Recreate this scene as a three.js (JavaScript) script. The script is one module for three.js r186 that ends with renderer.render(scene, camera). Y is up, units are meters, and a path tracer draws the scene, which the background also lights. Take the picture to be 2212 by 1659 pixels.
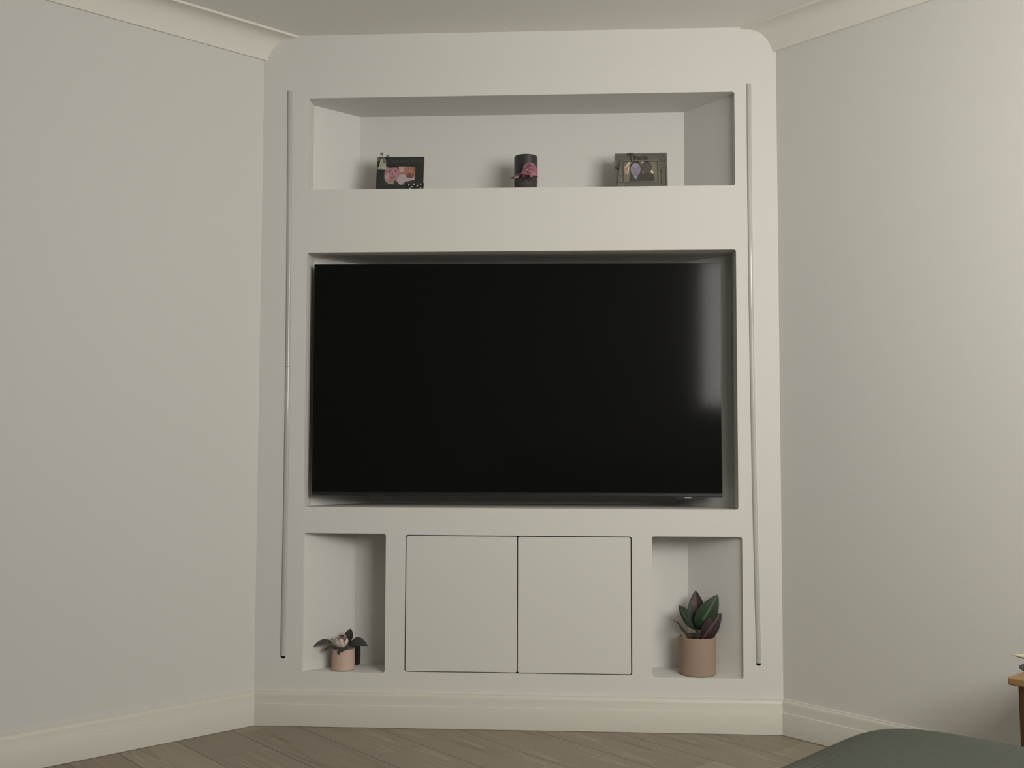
import * as THREE from 'three';
import { mergeGeometries, mergeVertices, toCreasedNormals } from 'three/addons/utils/BufferGeometryUtils.js';
import { RoundedBoxGeometry } from 'three/addons/geometries/RoundedBoxGeometry.js';
import { RectAreaLightUniformsLib } from 'three/addons/lights/RectAreaLightUniformsLib.js';
import { FontLoader } from 'three/addons/loaders/FontLoader.js';
import { TextGeometry } from 'three/addons/geometries/TextGeometry.js';

// ---------------------------------------------------------------- camera, sky, daylight, exposure
const scene = new THREE.Scene();
const renderer = new THREE.WebGLRenderer({ antialias: true });
renderer.toneMapping = THREE.LinearToneMapping;
renderer.toneMappingExposure = 1.0;
renderer.shadowMap.enabled = true;
const camera = new THREE.PerspectiveCamera(41.167, 2212 / 1659, 0.05, 60);
camera.rotation.order = 'YXZ';
camera.position.set(0.0331, 0.9686, 3.4992);
camera.rotation.set(0.0558, 0.0551, 0.0028);
scene.background = new THREE.Color(1.9, 1.95, 1.95);            // overcast sky beyond the window

// room plan (metres): the media wall cuts the corner where the two long walls meet
const XL = -1.0414, XR = 0.7476, H = 2.4;
const CORNER = [(XL + XR) / 2, -(XR - XL) / 2];
const P2 = [2.5476, 1.8], P3 = [-1.9469, 6.2945], P5 = [-4.6414, 3.6];
const WIN = { x0: 0.66, x1: 2.22, y0: 1.13, y1: 2.22 };              // on the window wall, metres from P2
RectAreaLightUniformsLib.init();
const daylight = new THREE.RectAreaLight(new THREE.Color(1.0, 0.965, 0.89), 11.5, WIN.x1 - WIN.x0 - 0.12, WIN.y1 - WIN.y0 - 0.12);
{
  const k = Math.SQRT1_2, m = (WIN.x0 + WIN.x1) / 2, y = (WIN.y0 + WIN.y1) / 2;
  daylight.position.set(P2[0] - k * m - k * -0.02, y, P2[1] + k * m + k * 0.02);
  daylight.lookAt(daylight.position.x - 1, y, daylight.position.z - 1);
  daylight.name = 'window_daylight';
  scene.add(daylight);
}

// ---------------------------------------------------------------- helpers
let seed = 20240611;
const rnd = () => { seed = (seed + 0x6d2b79f5) | 0; let t = Math.imul(seed ^ (seed >>> 15), 1 | seed); t = (t + Math.imul(t ^ (t >>> 7), 61 | t)) ^ t; return ((t ^ (t >>> 14)) >>> 0) / 4294967296; };
const used = new Map();
const numbered = (n) => { const k = used.get(n) ?? 0; used.set(n, k + 1); return k ? `${n}_${String(k).padStart(3, '0')}` : n; };
const V = (x, y, z) => new THREE.Vector3(x, y, z);
const K = Math.SQRT1_2;
function shadows(o) { o.castShadow = true; o.receiveShadow = true; return o; }
function part(name, geometry, material, parent, p, r) {
  const m = shadows(new THREE.Mesh(geometry, material)); m.name = name;
  if (p) m.position.set(...p);
  if (r) m.rotation.set(...r);
  parent.add(m); return m;
}
function thing(name, label, category, [x, y, z] = [0, 0, 0], turn = 0, group) {
  const o = new THREE.Group(); o.name = numbered(name); o.position.set(x, y, z); o.rotation.y = turn;
  o.userData = { label, category }; if (group) o.userData.group = group;
  scene.add(o); return o;
}
function struct(name, geometry, material, p, r) {
  const m = part(name, geometry, material, scene, p, r); m.userData.kind = 'structure'; return m;
}
const box = (w, h, d, r = 0) => (r ? new RoundedBoxGeometry(w, h, d, 2, r) : new THREE.BoxGeometry(w, h, d));
function at(g, x = 0, y = 0, z = 0, rx = 0, ry = 0, rz = 0) {
  g.applyMatrix4(new THREE.Matrix4().compose(V(x, y, z), new THREE.Quaternion().setFromEuler(new THREE.Euler(rx, ry, rz)), V(1, 1, 1))); return g;
}
function join(list) {
  return mergeGeometries(list.map((g) => { const h = g.index ? g.toNonIndexed() : g; for (const k of Object.keys(h.attributes)) if (!['position', 'normal', 'uv'].includes(k)) h.deleteAttribute(k); return h; }));
}
const path2 = (pts, C = THREE.Shape) => { const s = new C(); pts.forEach(([x, y], i) => (i ? s.lineTo(x, y) : s.moveTo(x, y))); s.closePath(); return s; };
function roundRect(x0, y0, x1, y1, r, C = THREE.Shape) {
  const s = new C();
  s.moveTo(x0 + r, y0); s.lineTo(x1 - r, y0); s.quadraticCurveTo(x1, y0, x1, y0 + r); s.lineTo(x1, y1 - r); s.quadraticCurveTo(x1, y1, x1 - r, y1);
  s.lineTo(x0 + r, y1); s.quadraticCurveTo(x0, y1, x0, y1 - r); s.lineTo(x0, y0 + r); s.quadraticCurveTo(x0, y0, x0 + r, y0); return s;
}
const extrude = (shape, depth, bevel = 0) => new THREE.ExtrudeGeometry(shape, bevel ? { depth: depth - 2 * bevel, bevelEnabled: true, bevelSize: bevel, bevelThickness: bevel, bevelOffset: -bevel, bevelSegments: 2, curveSegments: 8 } : { depth, bevelEnabled: false, curveSegments: 8 });
// value noise, tiling
function noiseField(n, cells) {
  const g = Float32Array.from({ length: cells * cells }, () => rnd()), out = new Float32Array(n * n), s = (t) => t * t * (3 - 2 * t);
  for (let y = 0; y < n; y++) for (let x = 0; x < n; x++) {
    const u = (x / n) * cells, v = (y / n) * cells, i = Math.floor(u), j = Math.floor(v), a = s(u - i), b = s(v - j), c = (p, q) => g[(q % cells) * cells + (p % cells)];
    out[y * n + x] = (c(i, j) * (1 - a) + c(i + 1, j) * a) * (1 - b) + (c(i, j + 1) * (1 - a) + c(i + 1, j + 1) * a) * b;
  }
  return out;
}
function dataTex(n, fn, srgb = true) {
  const d = new Uint8Array(n * n * 4);
  for (let i = 0; i < n * n; i++) { const [r, g, b] = fn(i % n, Math.floor(i / n), i); d.set([r, g, b, 255].map((v) => Math.max(0, Math.min(255, Math.round(v)))), i * 4); }
  const t = new THREE.DataTexture(d, n, n); t.magFilter = THREE.LinearFilter; t.minFilter = THREE.LinearFilter; t.wrapS = t.wrapT = THREE.RepeatWrapping;
  if (srgb) t.colorSpace = THREE.SRGBColorSpace; t.needsUpdate = true; return t;
}
const std = (color, roughness = 0.8, extra = {}) => new THREE.MeshStandardMaterial({ color, roughness, ...extra });

// ---------------------------------------------------------------- materials
const stipple = (() => { const a = noiseField(256, 64), b = noiseField(256, 128); return dataTex(256, (x, y, i) => { const v = 128 + (a[i] - 0.5) * 90 + (b[i] - 0.5) * 90; return [v, v, v]; }, false); })();
stipple.repeat.set(3, 3);
const M = {
  wall: std(new THREE.Color(0.665, 0.652, 0.624), 0.92, { bumpMap: stipple, bumpScale: 0.0002 }),
  mediaWall: std(new THREE.Color(0.715, 0.70, 0.67), 0.92, { bumpMap: stipple, bumpScale: 0.0002 }),
  lining: std(new THREE.Color(0.69, 0.677, 0.648), 0.9),
  ceiling: std(new THREE.Color(0.80, 0.785, 0.75), 0.95),
  trim: std(new THREE.Color(0.645, 0.626, 0.566), 0.45),
  cove: std(new THREE.Color(0.745, 0.722, 0.665), 0.85),
  door: std(new THREE.Color(0.70, 0.686, 0.656), 0.75),
  dark: std(new THREE.Color(0.02, 0.018, 0.015), 0.9),
  diffuser: std(new THREE.Color(0.50, 0.495, 0.48), 0.10),
  channel: std(new THREE.Color(0.35, 0.34, 0.32), 0.6),
  white: std(new THREE.Color(0.8, 0.8, 0.78), 0.4),
};

// ---------------------------------------------------------------- structure: room shell
function wall(name, A, B, holes, mat = M.wall, thick = 0.12, y0 = 0, y1 = H) {
  const dx = B[0] - A[0], dz = B[1] - A[1], L = Math.hypot(dx, dz);
  const s = path2([[0, y0], [L, y0], [L, y1], [0, y1]]);
  (holes ?? []).forEach((h) => s.holes.push(h));
  const g = extrude(s, thick); g.translate(0, 0, -thick);
  return struct(name, g, mat, [A[0], 0, A[1]], [0, Math.atan2(-dz, dx), 0]);
}
wall('wall_left', P5, CORNER);
wall('wall_right', CORNER, P2);
wall('wall_back', P3, P5);
wall('wall_window', P2, P3, [path2([[WIN.x0, WIN.y0], [WIN.x1, WIN.y0], [WIN.x1, WIN.y1], [WIN.x0, WIN.y1]], THREE.Path)]);
const ROOM = [CORNER, P2, P3, P5];
{
  // ceiling and floor slabs reach under the walls
  const out = ROOM.map(([x, z], i) => { const k = [[0, -0.17], [0.17, 0], [0, 0.17], [-0.17, 0]][i]; return [x + k[0], z + k[1]]; });
  const s = path2(out.map(([x, z]) => [x, -z]));
  const g = extrude(s, 0.12); g.rotateX(-Math.PI / 2);
  struct('ceiling', g.clone().translate(0, H, 0), M.ceiling);
  struct('floor', g.clone().translate(0, -0.132, 0), std(new THREE.Color(0.06, 0.053, 0.044), 0.95));
}
const floor = scene.getObjectByName('floor');

// floor planks, laid along the right-hand wall; every plank is a mesh, cut to the room
const plankMaps = [0, 1, 2, 3].map((v) => {
  const n = 512, cv = document.createElement('canvas'); cv.width = n; cv.height = 128; const c = cv.getContext('2d');
  const base = [[149, 139, 123], [143, 133, 118], [154, 144, 128], [140, 131, 116]][v];
  c.fillStyle = `rgb(${base})`; c.fillRect(0, 0, n, 128);
  for (let i = 0; i < 260; i++) {                                   // long fine grain
    const y = rnd() * 128, x = rnd() * n, l = 60 + rnd() * 260, d = (rnd() - 0.55) * 34, w = 0.4 + rnd() * 1.6;
    c.strokeStyle = `rgba(${base.map((b) => Math.round(b + d * 1.5))},${0.25 + rnd() * 0.3})`; c.lineWidth = w; c.beginPath(); c.moveTo(x, y);
    c.bezierCurveTo(x + l / 3, y + (rnd() - 0.5) * 6, x + (2 * l) / 3, y + (rnd() - 0.5) * 8, x + l, y + (rnd() - 0.5) * 5); c.stroke();
  }
  for (let i = 0; i < 7; i++) {                                     // soft cathedral figure and pale limed streaks
    const x = rnd() * n, y = 20 + rnd() * 88, pale = rnd() > 0.5;
    for (let k = 0; k < 7; k++) {
      c.strokeStyle = pale ? `rgba(176,166,146,${0.16})` : `rgba(112,100,82,${0.2})`; c.lineWidth = 1.2 + rnd() * 2.6; c.beginPath();
      c.moveTo(x - 60 - k * 9, y - 1.5 * k); c.quadraticCurveTo(x + 30 + k * 6, y + (rnd() - 0.5) * 5, x - 60 - k * 9, y + 2 * k + 3); c.stroke();
    }
  }
  const t = new THREE.CanvasTexture(cv); t.colorSpace = THREE.SRGBColorSpace; t.wrapS = t.wrapT = THREE.RepeatWrapping; t.repeat.set(1 / 1.285, 1 / 0.19); return t;
});
const plankMats = plankMaps.map((map) => std(0xffffff, 0.55, { map }));
{
  const clip = (poly, ax, az, d) => {                               // keep ax*x + az*z <= d
    const r = []; poly.forEach((p, i) => { const q = poly[(i + 1) % poly.length], a = ax * p[0] + az * p[1] - d, b = ax * q[0] + az * q[1] - d; if (a <= 0) r.push(p); if (a * b < 0) { const t = a / (a - b); r.push([p[0] + (q[0] - p[0]) * t, p[1] + (q[1] - p[1]) * t]); } }); return r;
  };
  const starts = { '-5': -0.47, '-3': -0.165, '-2': 0.24, 0: 0.55, 1: 0.25 }, spare = [0.95, -0.4, 0.62, 1.02, -0.62, 0.86];
  const W = 0.19, LEN = 1.285, gap = 0.0010;
  for (let k = -31; k <= 3; k++) {
    const c0 = 0.124 + (k - 1) * W + gap, c1 = c0 + W - 2 * gap, s0 = (starts[k] ?? spare[(k + 60) % 6]) - 2 * LEN;
    for (let j = 0; j < 6; j++) {
      const a = s0 + j * LEN + gap, b = a + LEN - 2 * gap;
      // (s, c): x = (s + c) / sqrt2, z = (s - c) / sqrt2
      let poly = [[a, c0], [b, c0], [b, c1], [a, c1]];
      poly = clip(poly, -1, 0, 0.7364); poly = clip(poly, 1, 0, 3.0742); poly = clip(poly, 0, 1, 0.5286); poly = clip(poly, 0, -1, 5.8275);
      poly = clip(poly, -1, 1, -0.006);                             // stop at the media wall
      if (poly.length < 3) continue;
      const xz = poly.map(([s, c]) => [(s + c) * K, (s - c) * K]);
      const sh = path2(xz.map(([x, z]) => [x, -z])), g = extrude(sh, 0.012); g.rotateX(-Math.PI / 2).translate(0, -0.012, 0);
      const p = g.attributes.position, uv = g.attributes.uv, du = rnd() * 1.3, dv = Math.floor(rnd() * 4) * 0.07;
      for (let i = 0; i < p.count; i++) uv.setXY(i, (p.getX(i) + p.getZ(i)) * K - a + du, (p.getX(i) - p.getZ(i)) * K - c0 + dv);
      part(numbered('plank'), g, plankMats[Math.abs(k * 3 + j * 5 + (k * j) % 2) % 4], floor);
    }
  }
}

// ---------------------------------------------------------------- structure: media wall with its recesses
const OPEN = {                                                     // openings in the face: x0, y0, x1, y1
  top: [-0.8820, 1.8468, 0.6045, 2.1732], tv: [-0.8800, 0.7392, 0.6050, 1.6242],
  left: [-0.8760, 0.1800, -0.5915, 0.6505], right: [0.3150, 0.1785, 0.6165, 0.6484], door: [-0.5240, 0.1840, 0.2468, 0.6470],
};
const stripPath = (side) => (side < 0 ? [[-0.9490, 2.2015], [-0.9424, 1.37], [-0.9440, 0.2265]] : [[0.6540, 2.2005], [0.6572, 1.0], [0.6676, 0.2255]]);
const stripCurve = (side) => new THREE.QuadraticBezierCurve3(...(() => { const [a, b, c] = stripPath(side), t = (a[1] - b[1]) / (a[1] - c[1]); const q = [0, 1].map((i) => (b[i] - (1 - t) ** 2 * a[i] - t * t * c[i]) / (2 * t * (1 - t))); return [V(a[0], a[1], 0), V(q[0], q[1], 0), V(c[0], c[1], 0)]; })());
const SW = 0.0078;                                                 // half width of the light slots
const face = new THREE.Group(); face.name = 'wall_media'; face.userData.kind = 'structure'; scene.add(face);
{
  const s = path2([[XL, 0], [XR, 0], [XR, H], [XL, H]]);
  for (const o of Object.values(OPEN)) s.holes.push(roundRect(...o, 0.009, THREE.Path));
  for (const side of [-1, 1]) {
    const pts = stripCurve(side).getPoints(12), a = pts.map((p) => [p.x - SW, p.y]), b = pts.map((p) => [p.x + SW, p.y]).reverse();
    const e = pts[12], end = [0.25, 0.5, 0.75].map((t) => [e.x - SW * Math.cos(Math.PI * t), e.y - SW * 0.55 * Math.sin(Math.PI * t)]);
    s.holes.push(path2([...a, ...end, ...b], THREE.Path));
  }
  const g = extrude(s, 0.0125, 0.0008); g.translate(0, 0, -0.0117);
  part('plaster_face', g, M.mediaWall, face);
  const T = 0.012;
  const recess = (name, [x0, y0, x1, y1], plan, mat = M.lining) => {
    // plan: the corner points of the lining seen from above, from the left edge of the opening round to the right edge
    const n = part(name, (() => { const [p, q] = plan.back; return at(box(q[0] - p[0] + 0.02, y1 - y0 + 2 * T, T), (p[0] + q[0]) / 2, (y0 + y1) / 2, (p[1] + q[1]) / 2 - T / 2, 0, Math.atan2(-(q[1] - p[1]), q[0] - p[0]), 0); })(), mat, face);
    const pts = [...plan.left, ...plan.right];
    for (const list of [plan.left, plan.right]) for (let i = 0; i + 1 < list.length; i++) {
      const [a, b] = [list[i], list[i + 1]], L = Math.hypot(b[0] - a[0], b[1] - a[1]);
      const g2 = box(L + 0.001, y1 - y0 + 2 * T, T); g2.translate(0, 0, -T / 2);
      part('side_panel', at(g2, (a[0] + b[0]) / 2, (y0 + y1) / 2, (a[1] + b[1]) / 2, 0, Math.atan2(-(b[1] - a[1]), b[0] - a[0]), 0), mat, n);
    }
    const sh = path2(pts.map(([x, z]) => [x, -z])), lid = extrude(sh, T); lid.rotateX(-Math.PI / 2);
    part('top_panel', lid.clone().translate(0, y1, 0), mat, n);
    part('shelf_panel', lid.clone().translate(0, y0 - T, 0), mat, n);
    return n;
  };
  const deep = (o, d, l, r) => ({ left: [[o[0], -0.011], [o[0] + 0.002, -0.078], [l, -d]], right: [[r, -d], [o[2] - 0.001, -0.035], [o[2], -0.011]], back: [[l, -d], [r, -d]] });
  recess('upper_niche', OPEN.top, deep(OPEN.top, 0.215, -0.740, 0.4560));
  recess('television_niche', OPEN.tv, { left: [[OPEN.tv[0], -0.011], [OPEN.tv[0] + 0.002, -0.095], [-0.700, -0.275]], right: [[0.4320, -0.275], [OPEN.tv[2] - 0.002, -0.100], [OPEN.tv[2], -0.011]], back: [[-0.700, -0.275], [0.4320, -0.275]] });
  const L = OPEN.left, R = OPEN.right;
  recess('left_niche', L, { left: [[L[0], -0.011], [L[0] + 0.004, -0.016], [-0.7240, -0.138]], right: [[L[2], -0.138], [L[2], -0.011]], back: [[-0.7240, -0.138], [L[2], -0.138]] });
  recess('right_niche', R, { left: [[R[0], -0.011], [R[0], -0.155]], right: [[0.4530, -0.155], [R[2] - 0.004, -0.016], [R[2], -0.011]], back: [[R[0], -0.155], [0.4530, -0.155]] });
}

// skirting and coving, mitred where they meet
function run(name, profile, A, dir, normal, L, startShift, endShift, mat) {
  // profile: [out, y] points round the section; A + dir * s + normal * out
  const pos = [], n = profile.length, cap = THREE.ShapeUtils.triangulateShape(profile.map(([d, y]) => new THREE.Vector2(d, y)), []);
  const pt = (i, end) => { const [d, y] = profile[i], s = end ? L + endShift * d : startShift * d; return [A[0] + dir[0] * s + normal[0] * d, y, A[1] + dir[1] * s + normal[1] * d]; };
  for (let i = 0; i < n; i++) { const j = (i + 1) % n; pos.push(...pt(i, 0), ...pt(j, 0), ...pt(j, 1), ...pt(i, 0), ...pt(j, 1), ...pt(i, 1)); }
  for (const [a, b, c] of cap) { pos.push(...pt(a, 0), ...pt(b, 0), ...pt(c, 0)); pos.push(...pt(c, 1), ...pt(b, 1), ...pt(a, 1)); }
  let g = new THREE.BufferGeometry(); g.setAttribute('position', new THREE.Float32BufferAttribute(pos, 3));
  g = toCreasedNormals(mergeVertices(g, 1e-5), 0.5); 
  return struct(name, g, mat);
}
const skirt = [[0, 0.0012], [0, 0.1165], [0.0045, 0.1165], [0.0062, 0.1148], [0.0062, 0.1118], [0.0098, 0.1105], [0.0128, 0.1070], [0.0142, 0.1015], [0.0142, 0.0755], [0.0172, 0.0738], [0.0182, 0.0715], [0.0182, 0.0012]];
const cotM = 0.41421;
run('baseboard_media', skirt, [XL, 0], [1, 0], [0, 1], XR - XL, cotM, -cotM, M.trim);
run('baseboard_left', skirt, [XL, 0], [-K, K], [K, K], 5.08, cotM, 0, M.trim);
run('baseboard_right', skirt, [XR, 0], [K, K], [-K, K], 2.54, cotM, 0, M.trim);
const cove = [[0, 2.4], [0, 2.3115], [0.0080, 2.3115], [0.0090, 2.3180], [0.0120, 2.3310], [0.0180, 2.3480], [0.0260, 2.3640], [0.0360, 2.3770], [0.0480, 2.3860], [0.0620, 2.3905], [0.0780, 2.3918], [0.0850, 2.3918], [0.0850, 2.4]];
run('trim_1', cove, [XL, 0], [-K, K], [K, K], 5.07, -1, 0, M.cove);
run('trim_2', cove, [XR, 0], [K, K], [-K, K], 2.53, -1, 0, M.cove);

// window behind and to the right of the camera
{
  const w = new THREE.Group(); w.name = 'window_1'; w.userData.kind = 'structure'; scene.add(w);
  w.position.set(P2[0], 0, P2[1]); w.rotation.y = Math.atan2(-K, -K);
  const { x0, x1, y0, y1 } = WIN, z = -0.08, f = 0.055, xm = [x0 + (x1 - x0) / 3, x0 + (2 * (x1 - x0)) / 3];
  part('window_frame', join([at(box(x1 - x0, f, 0.06), (x0 + x1) / 2, y0 + f / 2, z), at(box(x1 - x0, f, 0.06), (x0 + x1) / 2, y1 - f / 2, z), ...[x0 + f / 2, ...xm, x1 - f / 2].map((x) => at(box(f, y1 - y0 - 2 * f, 0.06), x, (y0 + y1) / 2, z))]), M.white, w);
  const glass = new THREE.MeshPhysicalMaterial({ color: 0xffffff, transmission: 1, roughness: 0, thickness: 0, ior: 1.5 });
  [x0 + f, xm[0] + f / 2, xm[1] + f / 2].forEach((a, i) => { const b = [xm[0] - f / 2, xm[1] - f / 2, x1 - f][i]; part('pane', at(new THREE.PlaneGeometry(b - a, y1 - y0 - 2 * f), (a + b) / 2, (y0 + y1) / 2, z), glass, w); });
  part('window_sill', at(box(x1 - x0 + 0.1, 0.03, 0.16, 0.006), (x0 + x1) / 2, y0 - 0.012, -0.01), M.white, w);
}

// ---------------------------------------------------------------- cupboard in the media wall
{
  const [x0, y0, x1, y1] = OPEN.door, g = 0.0034, xm = -0.1398, d = 0.30;
  const t = thing('cupboard', 'flush white built-in cupboard with two plain doors below the television', 'cupboard', [(x0 + x1) / 2, y0, 0]);
  const cx = (x0 + x1) / 2, w = x1 - x0, h = y1 - y0;
  part('carcass', join([at(box(w + 0.06, h + 0.06, 0.012), 0, h / 2, -d), at(box(0.018, h + 0.06, d - 0.02), -w / 2 - 0.021, h / 2, -d / 2 - 0.005), at(box(0.018, h + 0.06, d - 0.02), w / 2 + 0.021, h / 2, -d / 2 - 0.005), at(box(w + 0.06, 0.018, d - 0.02), 0, -0.021, -d / 2 - 0.005), at(box(w + 0.06, 0.018, d - 0.02), 0, h + 0.021, -d / 2 - 0.005), at(box(0.018, h, d - 0.04), xm - cx, h / 2, -d / 2 - 0.022)]), std(new THREE.Color(0.12, 0.095, 0.07), 0.9), t);
  const leaf = (a, b, name) => { const s = roundRect(a - cx, g, b - cx, h - g, 0.006), e = extrude(s, 0.018, 0.001); e.translate(0, 0, -0.0185); part(name, e, M.door, t); };
  leaf(x0 + g, xm - g / 2, 'door'); leaf(xm + g / 2, x1 - g, 'door');
}

// ---------------------------------------------------------------- light strips
for (const side of [-1, 1]) {
  const c = stripCurve(side), label = side < 0 ? 'unlit slim light strip in the media wall, the one nearer the small pink pot' : 'unlit slim light strip in the media wall, the one nearer the wide tan pot';
  const t = thing('light_strip', label, 'light strip', [stripPath(side)[2][0], stripPath(side)[2][1], 0], 0, 'upright light strips beside the recesses');
  const o = t.position, N = 40;
  const sweep = (from, to, section) => {                            // section: [x, z] points, swept down the slot
    const pos = [], idx = [], n = section.length;
    for (let i = 0; i <= N; i++) { const p = c.getPoint(from + ((to - from) * i) / N); section.forEach(([x, z]) => pos.push(p.x + x - o.x, p.y - o.y, z)); }
    for (let i = 0; i < N; i++) for (let j = 0; j < n; j++) { const a = i * n + j, b = i * n + ((j + 1) % n); idx.push(a, a + n, b, b, a + n, b + n); }
    for (let j = 1; j + 1 < n; j++) { idx.push(0, j, j + 1); const e = N * n; idx.push(e, e + j + 1, e + j); }
    let g = new THREE.BufferGeometry(); g.setAttribute('position', new THREE.Float32BufferAttribute(pos, 3)); g.setIndex(idx);
    return toCreasedNormals(g, 0.6);
  };
  const arc = Array.from({ length: 15 }, (_, i) => { const a = Math.PI - (Math.PI * i) / 14; return [Math.cos(a) * (SW - 0.00004), -0.001 + 0.0068 * Math.sin(a)]; });
  const cover = [[SW - 0.00004, -0.004], [-SW + 0.00004, -0.004], ...arc];
  if (side < 0) { part('diffuser', sweep(0.0002, 0.494, cover), M.diffuser, t); part('diffuser', sweep(0.4946, 0.9972, cover), M.diffuser, t); } else part('diffuser', sweep(0.0002, 0.9968, cover), M.diffuser, t);
  part('channel', sweep(0.001, 0.999, [[SW + 0.002, -0.0145], [-SW - 0.002, -0.0145], [-SW - 0.002, -0.0125], [SW + 0.002, -0.0125]]), M.channel, t);
}

// ---------------------------------------------------------------- television
{
  const W = 1.4237, Ht = 0.8107, t = thing('television', 'large flat black television switched off in the middle recess of the media wall', 'television', [-0.1498, 0.7782, -0.046], 0.0132);
  t.rotation.set(0.004, 0.0132, 0, 'YXZ');
  const gloss = new THREE.MeshPhysicalMaterial({ color: new THREE.Color(0.0070, 0.0072, 0.0062), roughness: 0.09, ior: 1.5, specularIntensity: 0.26 });
  const body = std(new THREE.Color(0.012, 0.013, 0.013), 0.35);
  const bz = extrude(roundRect(-W / 2, 0, W / 2, Ht, 0.003), 0.012, 0.001); bz.translate(0, 0, -0.013);
  part('frame', bz, body, t);
  part('screen', at(box(W - 0.006, Ht - 0.016, 0.002, 0.0009), 0, Ht / 2 + 0.006, 0.0), gloss, t);
  part('bottom_trim', at(box(W - 0.002, 0.0075, 0.004, 0.0015), 0, 0.0045, 0.0005), std(new THREE.Color(0.02, 0.021, 0.022), 0.3), t);
  const hs = extrude(path2([[-0.060, 0.001], [-0.046, -0.006], [0.034, -0.008], [0.046, -0.006], [0.056, 0.001]]), 0.012, 0.001); hs.translate(0.605, 0, -0.010);
  const sensor = part('sensor_housing', hs, body, t);
  part('logo', at(box(0.022, 0.0038, 0.0016, 0.0007), 0.5925, -0.0020, 0.0022), std(new THREE.Color(0.55, 0.55, 0.55), 0.4), sensor);
  part('back_housing', at(box(W - 0.75, Ht - 0.46, 0.04, 0.012), 0.02, Ht / 2 - 0.06, -0.031), body, t);
  part('wall_bracket', join([at(box(0.06, 0.05, 0.165, 0.004), 0.02, Ht / 2, -0.132), at(box(0.34, 0.22, 0.006), 0.02, Ht / 2, -0.214), at(box(0.34, 0.22, 0.006), 0.02, Ht / 2, -0.052)]), M.channel, t);
}

// ---------------------------------------------------------------- ornaments on the upper shelf
const font = await new FontLoader().loadAsync('fonts/droid/droid_serif_bold.typeface.json');
const letters = (text, size, depth) => { const g = new TextGeometry(text, { font, size, depth, curveSegments: 4, bevelEnabled: false }); g.computeBoundingBox(); g.translate(-(g.boundingBox.min.x + g.boundingBox.max.x) / 2, 0, 0); return g; };
function photo(w, h, draw) { const cv = document.createElement('canvas'); cv.width = w; cv.height = h; draw(cv.getContext('2d')); const t = new THREE.CanvasTexture(cv); t.colorSpace = THREE.SRGBColorSpace; return std(0xffffff, 0.35, { map: t }); }
const blob = (c, color, x, y, rx, ry, rot = 0) => { c.fillStyle = color; c.beginPath(); c.ellipse(x, y, rx, ry, rot, 0, 7); c.fill(); };
const poly = (c, color, pts) => { c.fillStyle = color; c.beginPath(); pts.forEach(([x, y], i) => (i ? c.lineTo(x, y) : c.moveTo(x, y))); c.fill(); };
const SHELF = OPEN.top[1];
function frameShell(t, W, Hf, hole, mat, D = 0.012) {
  const s = roundRect(-W / 2, 0, W / 2, Hf, 0.003); s.holes.push(roundRect(...hole, 0.001, THREE.Path));
  const g = extrude(s, D, 0.0012); return part('frame', g, mat, t, [0, 0, -D]);
}
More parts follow.
